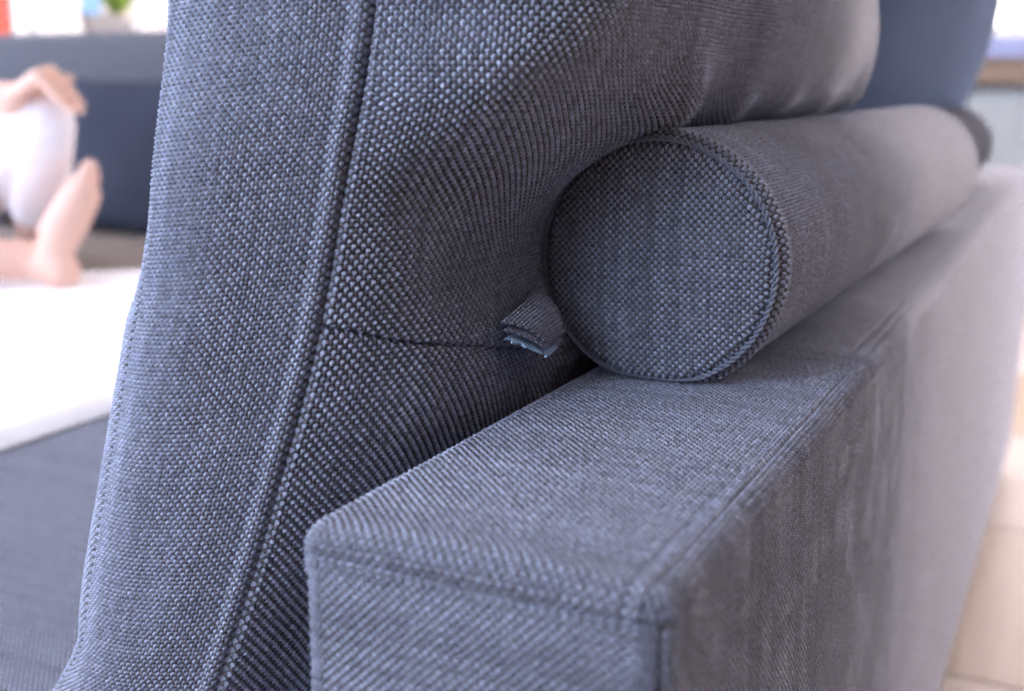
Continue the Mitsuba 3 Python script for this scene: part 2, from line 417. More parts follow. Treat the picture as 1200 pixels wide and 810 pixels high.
ZS = 0.42
cloth('sofa__seat', seat_surf(-0.55, W + 0.012, 0.905, ZS), np.arange(0, 2.70, 0.01), np.arange(0, 0.98, 0.01), fine=False)
add('sofa__base', tm(rbox(-0.54, 2.09, W + 0.012, 0.89, 0.08, 0.36, 0.01)), 'm_far_cloth')
k = 0
for x, y in ((0.10, 0.05), (1.15, 0.05), (2.10, 0.012), (-0.5, 0.8), (2.0, 0.8)):
    add('sofa__foot' + (f'_{k:03d}' if k else ''), tm(rbox(x - 0.02, x + 0.02, y, y + 0.04, 0.0, 0.075, 0.004)), 'm_black')
    k += 1
tag('sofa', 'near blue-grey woven sofa with a low boxy backrest, bolster lying on top', 'sofa')

# ------------------------------------------------------------------ bolster on the backrest
BR = 0.0715
BN, BF = np.array([0.2715, 0.104, TOP + BR + 0.0015]), np.array([1.130, 0.082, TOP + BR + 0.0015])
BAX = (BF - BN) / np.linalg.norm(BF - BN)
BLEN = np.linalg.norm(BF - BN)
BY = np.cross([0, 0, 1], BAX)        # towards the seat
BZ = np.cross(BAX, BY)


def settle(X):
    X = X.copy()
    lo = TOP + 0.0035
    X[..., 2] = np.where(X[..., 2] < lo + 0.006, lo + 0.006 * np.exp((np.minimum(X[..., 2], lo + 0.006) - lo - 0.006) / 0.006), X[..., 2])
    return X


def bol_body(U, V):
    """u along the axis, v around, starting at the bottom."""
    th = V / BR
    lip = -0.0045 * np.exp(-(U / 0.0045) ** 2) + 0.0022 * np.exp(-((U - 0.008) / 0.006) ** 2)
    q = np.clip((U - (BLEN - 0.03)) / 0.03, 0, 1)
    r = BR + lip + 0.0016 * (vnoise(U * 11, np.cos(th) * 1.4 + np.sin(th) * 2.3, 9) - 0.5) - 0.03 * (1 - np.sqrt(np.maximum(0, 1 - q * q)))
    c = BN + U[..., None] * BAX
    return settle(c + r[..., None] * (-np.cos(th)[..., None] * BZ - np.sin(th)[..., None] * BY))


def bol_depth(U, V):
    return groove(U - 0.0012, 0.0016, 0.0022)


CIRC = 2 * math.pi * BR
UB, BFAR = 0.24, (0.04, 0.54)
vv = step(0.02, CIRC * 0.70, 4)     # v: bottom -> towards seat -> top -> viewer's right
# v grows towards -Y? sin(th) * BY is subtracted, so v first passes the right-hand side
V0, V1, UB2 = CIRC * 0.05, CIRC * 0.62, 0.56
cloth('bolster__cover', bol_body, step(0.0, UB, 4), step(V0, V1, 4), depth=bol_depth, pair=0.15, amp=1.5, far=BFAR)
cloth('bolster__cover__003', bol_body, np.append(step(0, UB, 4)[-1], step(UB, UB2, 3)), step(V0, V1, 3), pair=0.15, amp=1.5, far=BFAR)
cloth('bolster__cover__001', bol_body, step(0.0, UB2, 1), np.append(np.arange(V1 - 0.003, CIRC + V0, 0.005), CIRC + V0 + 0.001), fine=False)
cloth('bolster__cover__002', bol_body, np.append(np.arange(step(UB, UB2, 3)[-1], BLEN - 0.03, 0.006), np.linspace(BLEN - 0.03, BLEN, 14)), np.append(np.arange(0, CIRC, 0.004), CIRC), fine=False, bsdf='m_cloth')


def bol_end(U, V):
    """Round end: u across (Y), v up; a soft dome that turns in towards the seam."""
    rr = np.sqrt((U - 0.2) ** 2 + (V - 0.2) ** 2)
    R0 = BR - 0.0025
    q = np.clip(rr / R0, 0, 1.2)
    out = 0.006 * (1 - q ** 2.2) - 0.006 * np.clip((q - 0.92) / 0.08, 0, 3) ** 2 + 0.0014 * (vnoise(U * 40, V * 40, 11) - .5)
    c = BN - out[..., None] * BAX + (U - 0.2)[..., None] * BY + (V - 0.2)[..., None] * BZ
    return settle(c)


R0 = BR - 0.0025
cloth('bolster__end_panel', bol_end, step(0.2 - R0, 0.2 + R0, 4), step(0.2 - R0, 0.2 + R0, 4), pair=0.30, flip=True,
      keep=lambda U, V: (U - 0.2) ** 2 + (V - 0.2) ** 2 < R0 ** 2)
# the rolled seam cord round the end: two plies twisted together
n_r, n_s = 1080, 8
th = np.linspace(0, 2 * math.pi, n_r, endpoint=False)
cord_v, cord_f = [], []
for ply_k in range(2):
    tw = th * 54 + ply_k * math.pi
    rad = BR - 0.0014 + 0.0010 * np.cos(tw)
    off = 0.0004 + 0.0010 * np.sin(tw)
    ctr = BN + off[:, None] * -BAX + rad[:, None] * (np.cos(th)[:, None] * BY + np.sin(th)[:, None] * BZ)
    er = np.cos(th)[:, None] * BY + np.sin(th)[:, None] * BZ
    al = np.linspace(0, 2 * math.pi, n_s, endpoint=False)
    v = ctr[:, None] + 0.0009 * (np.cos(al)[None, :, None] * er[:, None] + np.sin(al)[None, :, None] * BAX)
    b0 = ply_k * n_r * n_s
    i, j = np.meshgrid(np.arange(n_r), np.arange(n_s), indexing='ij')
    i2, j2 = (i + 1) % n_r, (j + 1) % n_s
    q = np.stack([i * n_s + j, i2 * n_s + j, i2 * n_s + j2, i * n_s + j2], -1).reshape(-1, 4) + b0
    cord_v.append(v.reshape(-1, 3))
    cord_f.append(q)
cv = settle(np.vstack(cord_v))
q = np.vstack(cord_f)
cu = np.stack([0.5 + 0.2 * np.sin(np.repeat(np.tile(th * 60, 2), n_s)), np.full(2 * n_r * n_s, 0.5)], -1)
scene['bolster__seam_cord'] = ply((cv, np.vstack([q[:, [0, 2, 1]], q[:, [0, 3, 2]]])), 'm_cloth', smooth=True, uv=cu)
tag('bolster__seam_cord', 'twisted seam cord round the end')

# ------------------------------------------------------------------ big back cushion
def circ_y(z):
    return 0.104 + math.sqrt(max(0, (BR + 0.002) ** 2 - (z - BN[2]) ** 2))


pts = []


def cp(x, z, y):
    pts.append((x, z, y))


SEAM = [(0.42, .030, .268), (0.507, .048, .245), (0.56, .060, .231), (0.614, .071, .218), (0.686, .086, .203), (0.759, .098, .193), (0.809, .103, .184), (0.835, .106, .181), (0.90, .108, .178), (1.0, .11, .190)]
for z, x, y in SEAM:
    cp(x, z, y)
for x, y in ((.112, .141), (.135, .112), (.165, .102), (.206, .096), (.254, .090), (.30, .088), (.379, .088), (.48, .086), (.6, .080), (.74, .078), (.81, .098)):
    cp(x, .808, y)
    cp(x, .88, y - 0.006)
    cp(x, .96, y + 0.024)
for x, y in ((.134, .168), (.165, .153), (.202, .145), (.245, .140)):
    cp(x, .757, y)
for x, y in ((.109, .184), (.146, .176), (.18, .174), (.214, .173), (.25, .176)):
    cp(x, .708, y)
for x, y in ((.10, .190), (.125, .176), (.175, .164), (.22, .165)):
    cp(x, .648, y)
for x in (.29, .4, .52, .66, .78):
    for z in (.772, .758, .740, .72, .6965, .67, .65):
        cp(x, z, circ_y(z) + 0.001)
    cp(x, .60, .172)
for x, y in ((.10, .198), (.15, .184), (.22, .176)):
    cp(x, .605, y)
    cp(x, .53, y + 0.024)
for x in (.12, .3, .5, .75):
    cp(x, .45, .235)
for x in (.3, .5, .75):
    cp(x, .53, .196)
A = np.array(pts)
rbf = RBFInterpolator(A[:, :2] * [1.0, 1.0], A[:, 2], kernel='thin_plate_spline', smoothing=2e-6)
gx, gz = np.linspace(-0.02, 0.86, 90), np.linspace(0.40, 1.02, 100)
GX, GZ = np.meshgrid(gx, gz, indexing='ij')
GY = rbf(np.stack([GX.ravel(), GZ.ravel()], -1)).reshape(GX.shape)
GS = gaussian_filter1d(GY, 10, axis=0, mode='nearest')            # no waves along the far stretch
wx = (np.clip((gx - 0.30) / 0.14, 0, 1) * np.clip((0.80 - gx) / 0.10, 0, 1))[:, None] * np.clip((gz - 0.775) / 0.02, 0, 1)[None]
GY = GY * (1 - wx) + GS * wx
YB = RectBivariateSpline(gx, gz, GY)
SX = PchipInterpolator([s[0] for s in SEAM], [s[1] for s in SEAM], extrapolate=True)
# arc length down a mean column -> height
zz = np.linspace(0.42, 1.0, 600)
yy = 0.5 * YB.ev(np.full_like(zz, 0.17), zz) + 0.5 * YB.ev(SX(zz), zz)
arc = np.concatenate([[0], np.cumsum(np.hypot(np.diff(zz), np.diff(yy)))])
V_MAX = arc[-1]
Z_OF = lambda v: np.interp(v, arc, zz)
V_OF = lambda z: np.interp(z, zz, arc)
U_MAX = 0.90
# arc length along each row -> x
nu = 400
tab_v = np.linspace(0, V_MAX, 160)
tab_u = np.linspace(-0.004, U_MAX, 500)
TX = np.zeros((len(tab_u), len(tab_v)))
for k, v in enumerate(tab_v):
    z = float(Z_OF(v))
    xs = np.linspace(float(SX(z)), 0.855, 700)
    ys = YB.ev(xs, np.full_like(xs, z))
    s = np.concatenate([[0], np.cumsum(np.hypot(np.diff(xs), np.diff(ys)))])
    TX[:, k] = np.interp(tab_u, s, xs)
    neg = tab_u < 0
    TX[neg, k] = xs[0] + tab_u[neg] * 0.5
XS = RectBivariateSpline(tab_u, tab_v, TX, kx=1, ky=1)


SY_ = PchipInterpolator([s[0] for s in SEAM], [s[2] for s in SEAM])


def back_surf(U, V):
    sh = U.shape
    x = XS.ev(np.clip(U, -0.004, U_MAX).ravel(), np.clip(V, 0, V_MAX).ravel()).reshape(sh)
    z = Z_OF(V)
    y = YB.ev(x.ravel(), z.ravel()).reshape(sh)
    y = y + (SY_(z) - YB.ev(SX(z).ravel(), z.ravel()).reshape(sh)) * np.exp(-np.maximum(U, 0) / 0.012)
    wr = 0.0014 * (vnoise(x * 16, z * 9, 21) - 0.5) * np.clip(U / 0.05, 0, 1) * np.clip(1.3 - x / 0.35, 0, 1)
    return np.stack([x, y + wr, z], -1)


def zip_v(U):
    return V_OF(0.6875) - 0.27 * np.clip(U, 0, 0.05) - 0.20 * np.clip(U - 0.05, 0, 0.3)


def back_depth(U, V):
    roll = 0.0052 * np.clip(1 - U / 0.0036, 0, 1) ** 2
    d = zip_v(U) + 0.0006 * (vnoise(U * 300, V * 0, 31) - .5) - V          # the lower piece tucks in under the upper one
    z = (np.where(d > 0, 0.0018 * np.exp(-np.maximum(d, 0) / 0.006), 0) + groove(d - 0.0003, 0.0009, 0.0032)) * np.clip(1.2 - U / 0.3, 0, 1)
    return roll + z


PB = 0.0025                      # the back panel is pulled a little wider
us, vs = step(0.0, 0.60, 4, PB), step(0.0, V_MAX, 4, PB)
VZ = V_OF(0.632)
cloth('back_cushion__back_panel', back_surf, us, vs, depth=back_depth, P=PB, amp=1.6, far=(0.34, 0.60),
      keep=lambda U, V: ((V >= np.where(U > 0.27, V_OF(0.745), VZ)) & (V < V_OF(0.875))) | ((U < 0.20) & (V >= V_OF(0.46)) & (V <= VZ + P)))
cloth('back_cushion__back_panel__001', back_surf, np.append(np.arange(0.195, 0.60, 0.008), 0.60), np.arange(0, V_OF(0.747), 0.008), fine=False, P=PB, keep=lambda U, V: (V < VZ + 0.012) | (U > 0.265))
cloth('back_cushion__back_panel__002', back_surf, np.append(np.arange(us[-1], U_MAX, 0.008), U_MAX), np.append(np.arange(0, V_MAX, 0.008), V_MAX), fine=False, P=PB, bsdf='m_cloth')
cloth('back_cushion__back_panel__003', back_surf, np.arange(0, us[-1] + 0.006, 0.008), np.append(np.arange(V_OF(0.8745), V_MAX, 0.008), V_MAX), fine=False, P=PB)
cloth('back_cushion__back_panel__004', back_surf, np.arange(0, 0.205, 0.008), np.arange(0, V_OF(0.464), 0.008), fine=False, P=PB)

# side panel between the two seams
FS = [(0.40, .058, .425), (0.44, .058, .398), (0.475, .058, .366), (0.51, .057, .341), (0.54, .059, .335), (0.60, .064, .321), (0.672, .069, .303), (0.71, .071, .293), (0.743, .074, .290), (0.837, .097, .292), (0.92, .105, .294), (1.0, .11, .30)]
FX = PchipInterpolator([s[0] for s in FS], [s[1] for s in FS])
FY = PchipInterpolator([s[0] for s in FS], [s[2] for s in FS])
SY = PchipInterpolator([s[0] for s in SEAM], [s[2] for s in SEAM])
WSIDE = 0.118


def side_surf(U, V):
    """u from the back seam (0) to the front seam (WSIDE), v up."""
    t = U / WSIDE
    zb = np.clip(0.42 + V, 0.42, 1.0)
    zf = np.clip(0.42 + V - 0.012, 0.40, 1.0)
    b = np.stack([SX(zb), SY(zb), zb], -1)
    f = np.stack([FX(zf), FY(zf), zf], -1)
    X = b * (1 - t)[..., None] + f * t[..., None]
    tc = np.clip(t, 0, 1)
    puff = 0.017 * np.sin(tc ** 1.35 * math.pi) ** 0.75 * (0.75 + 0.25 * np.sin(V * 9)) + 0.0030 * (vnoise(U * 30, V * 14, 41) - 0.5) * np.sin(tc * math.pi)
    X[..., 0] -= puff
    return X


def sd_depth(U, V):
    a = 0.0052 * np.clip(1 - U / 0.0036, 0, 1) ** 2 - groove(U - 0.0065, 0.0030, 0.0012) + groove(U - 0.0130, 0.0026, 0.0009)
    b = 0.0032 * np.clip(1 - (WSIDE - U) / 0.0035, 0, 1) ** 2
    return a + b


cloth('back_cushion__side_panel', side_surf, step(0.0, WSIDE, 4), step(0.05, 0.43, 4), depth=sd_depth, flip=True)
cloth('back_cushion__side_panel__001', side_surf, step(0.0, WSIDE, 1), step(0.0, 0.052, 1), fine=False, flip=True)
cloth('back_cushion__side_panel__002', side_surf, step(0.0, WSIDE, 1), step(0.428, 0.58, 1), fine=False, flip=True)


def front_surf(U, V):
    """u from the front seam inwards (+X), v up; swells towards the seat."""
    z = np.clip(0.408 + V, 0.40, 1.0)
    k = np.clip((0.78 - z) / 0.10, 0.25, 1)
    lo = np.clip((z - 0.455) / 0.06, 0.15, 1)
    w = 0.030
    x = FX(z) + np.maximum(U, 0) * (0.55 + 0.45 * np.clip(U / 0.08, 0, 1)) + np.minimum(U, 0) * 0.3
    far = np.clip((0.85 - x) / 0.10, 0, 1) ** 0.5
    y = FY(z) + 0.037 * k * lo * (1 - np.exp(-np.maximum(U, 0) / w)) * far
    return np.stack([np.minimum(x, 0.85), y, z], -1)


def fr_depth(U, V):
    return 0.0032 * np.clip(1 - U / 0.0035, 0, 1) ** 2


cloth('back_cushion__front_panel', front_surf, step(0.0, 0.05, 4), step(0.05, 0.43, 4), depth=fr_depth, flip=True)
cloth('back_cushion__front_panel__001', front_surf, np.append(np.arange(step(0, .05, 4)[-1], 0.84, 0.01), 0.84), np.arange(0, 0.592, 0.01), fine=False, flip=True)
cloth('back_cushion__front_panel__002', front_surf, np.arange(0, 0.075, 0.006), np.arange(0, 0.052, 0.006), fine=False, flip=True)
cloth('back_cushion__front_panel__003', front_surf, np.arange(0, 0.075, 0.006), np.arange(0.429, 0.592, 0.006), fine=False, flip=True)


def ruled(P0, P1, n=30, flat=True):
    """Coarse strip between two polylines (m, 3)."""
    t = np.linspace(0, 1, n)
    v = P0[:, None] * (1 - t)[None, :, None] + P1[:, None] * t[None, :, None]
    return v


def strip(key, P0, P1, bow, n=16):
    v = ruled(P0, P1, n)
    t = np.linspace(0, 1, n)
    v = v + np.asarray(bow)[None, None] * np.sin(t * math.pi)[None, :, None]
    m, k = v.shape[:2]
    uv = np.stack(np.meshgrid(np.linspace(0, m * 4, m), np.linspace(0, 50, k), indexing='ij'), -1).reshape(-1, 2)
    scene[key] = ply((v.reshape(-1, 3), grid_faces(m, k)), 'm_cloth_flat', smooth=True, uv=uv)


ub = np.linspace(0, U_MAX, 60)
tb = back_surf(ub[:, None], np.full((60, 1), V_MAX))[:, 0]
uf = np.linspace(0, 0.84, 60)
tf = front_surf(uf[:, None], np.full((60, 1), 0.591))[:, 0]
strip('back_cushion__top_panel', tb, tf, (0, 0, 0.03))
bb = back_surf(ub[:, None], np.full((60, 1), 0.0))[:, 0]
bf = front_surf(uf[:, None], np.full((60, 1), 0.013))[:, 0]
strip('back_cushion__bottom_panel', bb, bf, (0, 0, 0.002))
vb = np.linspace(0, V_MAX, 60)
eb = back_surf(np.full((60, 1), U_MAX), vb[:, None])[:, 0]
ef = front_surf(np.full((60, 1), 0.84), np.linspace(0.012, 0.592, 60)[:, None])[:, 0]
strip('back_cushion__far_side_panel', eb, ef, (0.03, 0, 0))
tag('back_cushion', 'large blue-grey woven back cushion with a dark side seam, leaning on the bolster', 'cushion')

# zip flap between bolster end and cushion
def flap_grid(corners, nu, nv, bow, ragged=0.0, tuck=0.0, seed=3):
    """Cloth tongue between four corners (root_a, root_b, tip_b, tip_a), bowed along its normal."""
    ra, rb, tb_, ta = (np.array(c, float) for c in corners)

    def S(U, V):
        t = U[..., None]
        q = V[..., None]
        X = (ra * (1 - q) + rb * q) * (1 - t) + (ta * (1 - q) + tb_ * q) * t
        nrm = np.cross(tb_ - ta, ta - ra)
        nrm /= np.linalg.norm(nrm)
        if nrm[2] < 0:
            nrm = -nrm
        b = bow * np.sin(V * math.pi) * (1 - 0.3 * U) - tuck * U ** 3
        X = X + nrm * b[..., None]
        if ragged:
            X = X + ((ta - ra) / np.linalg.norm(ta - ra)) * (ragged * (vnoise(V * 9, V * 0 + seed, 71) + 0.6 * vnoise(V * 31, V * 0 + seed, 72) - 0.8) * U)[..., None]
        return X
    return S


PF = 0.0021


def flap_mesh(key, S, nu, nv, lu, lv, bsdf, label=None, rough=0.0):
    U, V = np.meshgrid(np.linspace(0, 1, nu), np.linspace(0, 1, nv), indexing='ij')
    X = S(U, V)
    n = np.cross(np.gradient(X, axis=0), np.gradient(X, axis=1))
    n /= np.linalg.norm(n, axis=-1, keepdims=True) + 1e-12
    n = np.where(n[..., 2:] < 0, -n, n)
    wa, we = yarn(U * lu / PF, V * lv / PF, NPL)[:2]
    if bsdf == 'm_cloth':
        X = X + n * (1.5 * np.maximum(wa, we) * PF)[..., None]
    v = np.vstack([X.reshape(-1, 3), (X - n * 0.0012).reshape(-1, 3)])
    f = grid_faces(nu, nv)
    m = nu * nv
    rim = np.concatenate([np.arange(nv), np.arange(1, nu) * nv + nv - 1, (nu - 1) * nv + np.arange(nv - 2, -1, -1), np.arange(nu - 2, -1, -1) * nv])
    r2 = np.roll(rim, -1)
    side = np.vstack([np.stack([rim, r2, r2 + m], -1), np.stack([rim, r2 + m, rim + m], -1)])
    uv = np.stack([U * lu / PF, V * lv / PF], -1).reshape(-1, 2)
    scene[key] = ply((v, np.vstack([f, f[:, ::-1] + m, side])), bsdf, smooth=True, uv=np.vstack([uv, uv]))
    tag(key, label)


flap_mesh('bolster__zip_flap', flap_grid(((0.2470, 0.1660, 0.6800), (0.2380, 0.1460, 0.6590), (0.2030, 0.1390, 0.6630), (0.1770, 0.1520, 0.6780)), 0, 0, 0.004, tuck=0.003), 130, 80, 0.06, 0.03, 'm_cloth', 'small folded zip flap under the round end')
flap_mesh('bolster__zip_flap__under_fold', flap_grid(((0.2380, 0.1610, 0.6710), (0.2340, 0.1460, 0.6550), (0.2020, 0.1400, 0.6590), (0.1780, 0.1525, 0.6725)), 0, 0, 0.002, tuck=0.001), 110, 70, 0.055, 0.03, 'm_cloth')
flap_mesh('bolster__zip_flap__lining', flap_grid(((0.2280, 0.1590, 0.6680), (0.2300, 0.1450, 0.6530), (0.2060, 0.1400, 0.6535), (0.1770, 0.1520, 0.6680)), 0, 0, 0.001, ragged=0.006), 40, 90, 0.05, 0.03, 'm_lining', 'frayed light blue lining')
tag('bolster', 'cylindrical blue-grey woven bolster lying along the sofa backrest, round end towards viewer', 'bolster')

# ------------------------------------------------------------------ second bolster and second cushion, further along
def simple_bolster(key, c0, c1, r, bsdf):
    ax = (c1 - c0) / np.linalg.norm(c1 - c0)
    ln = np.linalg.norm(c1 - c0)
    prof = [(0, 0.0), (0.6 * r, 0.0), (r - 0.012, 0.003), (r - 0.003, 0.010), (r, 0.02), (r, ln - 0.02), (r - 0.003, ln - 0.010), (r - 0.012, ln - 0.003), (0.6 * r, ln), (0, ln)]
    m = trimesh.creation.revolve(np.array(prof), sections=48)
    R = trimesh.geometry.align_vectors([0, 0, 1], ax)
    R[:3, 3] = c0
    m.apply_transform(R)
    add(key + '__cover', m, bsdf, smooth=40)
    for k, s in enumerate((0.012, ln - 0.012)):
        t = trimesh.creation.torus(r - 0.002, 0.0025, major_sections=48, minor_sections=6)
        R2 = trimesh.geometry.align_vectors([0, 0, 1], ax)
        R2[:3, 3] = c0 + ax * s
        t.apply_transform(R2)
        add(key + '__seam_cord' + (f'_{k:03d}' if k else ''), t, bsdf, smooth=True)


simple_bolster('bolster_001', np.array([1.20, 0.118, TOP + 0.068]), np.array([1.80, 0.118, TOP + 0.066]), 0.064, 'm_bolster_navy')
tag('bolster_001', 'dark navy bolster end seen behind the far end of the near bolster', 'bolster')


def pillow(key, c, ax, ay, az, hx, hy, th, bsdf, puff=1.0, n=36):
    """Soft cushion: half sizes hx, hy along ax, ay, thickness th along az; top and bottom shells as parts front_panel and back_panel."""
    u = np.linspace(-1, 1, n)
    U, V = np.meshgrid(u, u, indexing='ij')
    prof = np.clip((1 - np.abs(U) ** 3) * (1 - np.abs(V) ** 3), 0, 1) ** 0.45
    pin = 1 - 0.05 * (1 - np.abs(V) ** 2) * np.abs(U) ** 4
    pin2 = 1 - 0.05 * (1 - np.abs(U) ** 2) * np.abs(V) ** 4
    wob = 0.010 * (vnoise(U * 2 + c[0] * 3, V * 2 + c[1], 51) - 0.5)
    for nm, s in (('front_panel', 1), ('back_panel', -1)):
        X = np.asarray(c) + (U * hx * pin)[..., None] * ax + (V * hy * pin2)[..., None] * ay + (s * (th / 2 * prof * puff + wob * prof))[..., None] * az
        f = grid_faces(n, n)
        scene[f'{key}__{nm}'] = ply((X.reshape(-1, 3), f if s > 0 else f[:, ::-1]), bsdf, smooth=True)


def frame_of(az, up=(0, 0, 1)):
    az = np.asarray(az, float) / np.linalg.norm(az)
    ax = np.cross(up, az)
    ax /= np.linalg.norm(ax)
    return ax, np.cross(az, ax), az


# blue cushion: upright, a little rolled so its right edge leans outwards
a1 = math.radians(20)
AX = np.array([math.cos(a1), 0, -math.sin(a1)])
AZ = np.array([0.0, -1.0, -0.35]); AZ /= np.linalg.norm(AZ)
AY = np.cross(AZ, AX)
AY = AY if AY[2] > 0 else -AY
pillow('back_cushion_001', [1.66, 0.222, 0.785], AX, AY, AZ, 0.46, 0.38, 0.17, 'm_blue_cloth')
tag('back_cushion_001', 'blurred blue back cushion behind the large woven cushion, far right', 'cushion')

# ------------------------------------------------------------------ second sofa, opposite
SX1 = 2.05
add('sofa_001__seat', tm(rbox(-0.40, SX1, 0.915, 3.30, 0.22, ZS, 0.03, 12)), 'm_taupe_cloth', smooth=40)
add('sofa_001__base', tm(rbox(-0.38, SX1 + 0.2, 0.93, 3.28, 0.06, 0.22, 0.01)), 'm_far_cloth')
add('sofa_001__backrest', tm(rbox(SX1, SX1 + 0.22, 0.93, 3.32, 0.06, 0.925, 0.035, 12)), 'm_back_cloth', smooth=40)
for k, (x, y) in enumerate(((-0.34, 0.98), (-0.34, 3.2), (2.2, 0.98), (2.2, 3.2))):
    add('sofa_001__foot' + (f'_{k:03d}' if k else ''), tm(rbox(x - 0.02, x + 0.02, y - 0.02, y + 0.02, 0.0, 0.06, 0.004)), 'm_black')
tag('sofa_001', 'blurred dark grey-blue sofa behind the seated person, far left', 'sofa')
ax, ay, az = frame_of((-0.93, 0.05, 0.36))
pillow('scatter_cushion', [1.875, 2.10, 0.615], ax, ay, az, 0.24, 0.20, 0.13, 'm_navy_cloth')
tag('scatter_cushion', 'dark blue cushion leaning on the far sofa beside the bare foot', 'cushion')
pillow('scatter_cushion_001', [1.875, 2.72, 0.615], ax, ay, az, 0.26, 0.20, 0.13, 'm_far_cloth')
tag('scatter_cushion_001', 'grey cushion leaning on the far sofa behind the raised knee', 'cushion')

# white throw on the near half of the far seat
poly = Polygon([(-0.38, 0.905), (0.9, 0.900), (1.75, 0.93), (1.42, 1.43), (1.16, 1.70), (0.86, 2.0), (0.5, 2.1), (-0.38, 2.1)]).buffer(0.02)
gx_, gy_ = np.meshgrid(np.arange(-0.42, 1.80, 0.012), np.arange(0.87, 2.14, 0.012), indexing='ij')
import shapely
inside = shapely.contains_xy(poly, gx_.ravel(), gy_.ravel()).reshape(gx_.shape)
dist = shapely.distance(shapely.points(gx_.ravel(), gy_.ravel()), poly.boundary).reshape(gx_.shape)
zt = ZS + 0.002 + 0.016 * np.sqrt(np.clip(dist / 0.016, 0, 1)) + 0.008 * vnoise(gx_ * 4, gy_ * 7, 61) * np.clip(dist / 0.05, 0, 1)
kk = inside.ravel()


def masked(v, f, k):
    f = f[k[f].all(1)]
    used = np.zeros(len(v), bool)
    used[f] = True
    return v[used], (np.cumsum(used) - 1)[f]


vt = np.stack([gx_, gy_, zt], -1).reshape(-1, 3)
vtop, ftop = masked(vt, grid_faces(*gx_.shape), kk)
vbot = vtop.copy()
vbot[:, 2] = ZS + 0.0015
tmesh = trimesh.Trimesh(np.vstack([vtop, vbot]), np.vstack([ftop, ftop[:, ::-1] + len(vtop)]), process=False)
e = trimesh.Trimesh(vtop, ftop, process=False)
edges = np.sort(e.edges, axis=1)
uq, cnt = np.unique(edges, axis=0, return_counts=True)
bset = set(map(tuple, uq[cnt == 1]))
bed = np.array([ed for ed in e.edges if tuple(sorted(ed)) in bset])
wallf = np.vstack([np.stack([bed[:, 1], bed[:, 0], bed[:, 0] + len(vtop)], -1), np.stack([bed[:, 1], bed[:, 0] + len(vtop), bed[:, 1] + len(vtop)], -1)])
add('throw', trimesh.Trimesh(tmesh.vertices, np.vstack([tmesh.faces, wallf]), process=False), 'm_white_knit', smooth=50,
    label='white throw spread over the far seat below the bare foot', cat='throw')

# ------------------------------------------------------------------ person on the far sofa
def chain(man, pts, rad, seg=20):
    """Hull of consecutive spheres, added to the manifold."""
    for (p, r), (q, s) in zip(list(zip(pts, rad))[:-1], list(zip(pts, rad))[1:]):
        h = m3.Manifold.batch_hull([m3.Manifold.sphere(r, seg).translate(list(map(float, p))), m3.Manifold.sphere(s, seg).translate(list(map(float, q)))])
        man = man + h
    return man


def soft(man, ln=0.01, it=8):
    m = tm(man.refine_to_length(ln))
    m.merge_vertices()
    trimesh.smoothing.filter_taubin(m, lamb=0.5, nu=0.52, iterations=it)
    return m


V3 = lambda *a: np.array(a, float)
hipL, hipR = V3(1.26, 2.00, 0.545), V3(1.08, 2.04, 0.545)
kneeL, ankL = V3(1.098, 1.508, 0.722), V3(1.285, 1.765, 0.510)
kneeR, ankR = V3(0.84, 1.80, 0.515), V3(1.105, 1.553, 0.488)
heelR = V3(1.108, 1.500, 0.472)
pel, waist, chest, neck = V3(1.17, 2.05, 0.55), V3(1.18, 2.14, 0.74), V3(1.19, 2.20, 0.96), V3(1.19, 2.17, 1.13)
shL, shR = V3(1.36, 2.17, 1.05), V3(1.02, 2.20, 1.05)
elL, wrL = V3(1.24, 1.88, 0.75), V3(1.050, 1.520, 0.768)
elR, wrR = V3(0.92, 2.12, 0.82), V3(0.90, 1.95, 0.645)
head = V3(1.185, 2.10, 1.30)

body = m3.Manifold()
body = chain(body, [pel, waist, chest], [0.13, 0.12, 0.135])
body = chain(body, [shL, chest, shR], [0.062, 0.12, 0.062])
body = chain(body, [chest, neck, head], [0.09, 0.055, 0.06])
for hp, kn, an in ((hipL, kneeL, ankL), (hipR, kneeR, ankR)):
    calf = kn + (an - kn) * 0.35
    body = chain(body, [hp, kn, calf, kn + (an - kn) * 0.8, an], [0.080, 0.048, 0.047, 0.036, 0.034])
body = chain(body, [shL, elL, wrL], [0.052, 0.040, 0.029])
body = chain(body, [shR, elR, wrR], [0.052, 0.040, 0.029])
# head: skull, jaw, nose, ears
body = body + m3.Manifold.sphere(1, 40).scale([0.076, 0.095, 0.115]).translate(list(head + V3(0, 0.01, 0.02)))
body = chain(body, [head + V3(0, -0.045, -0.03), head + V3(0, -0.06, -0.085)], [0.055, 0.03])
body = chain(body, [head + V3(0, -0.09, 0.02), head + V3(0, -0.112, -0.022)], [0.008, 0.014])
body = chain(body, [head + V3(-0.02, -0.088, -0.06), head + V3(0.02, -0.088, -0.06)], [0.009, 0.009])
for s in (-1, 1):
    body = chain(body, [head + V3(s * 0.076, 0.01, 0.02), head + V3(s * 0.078, 0.005, -0.02)], [0.014, 0.010])


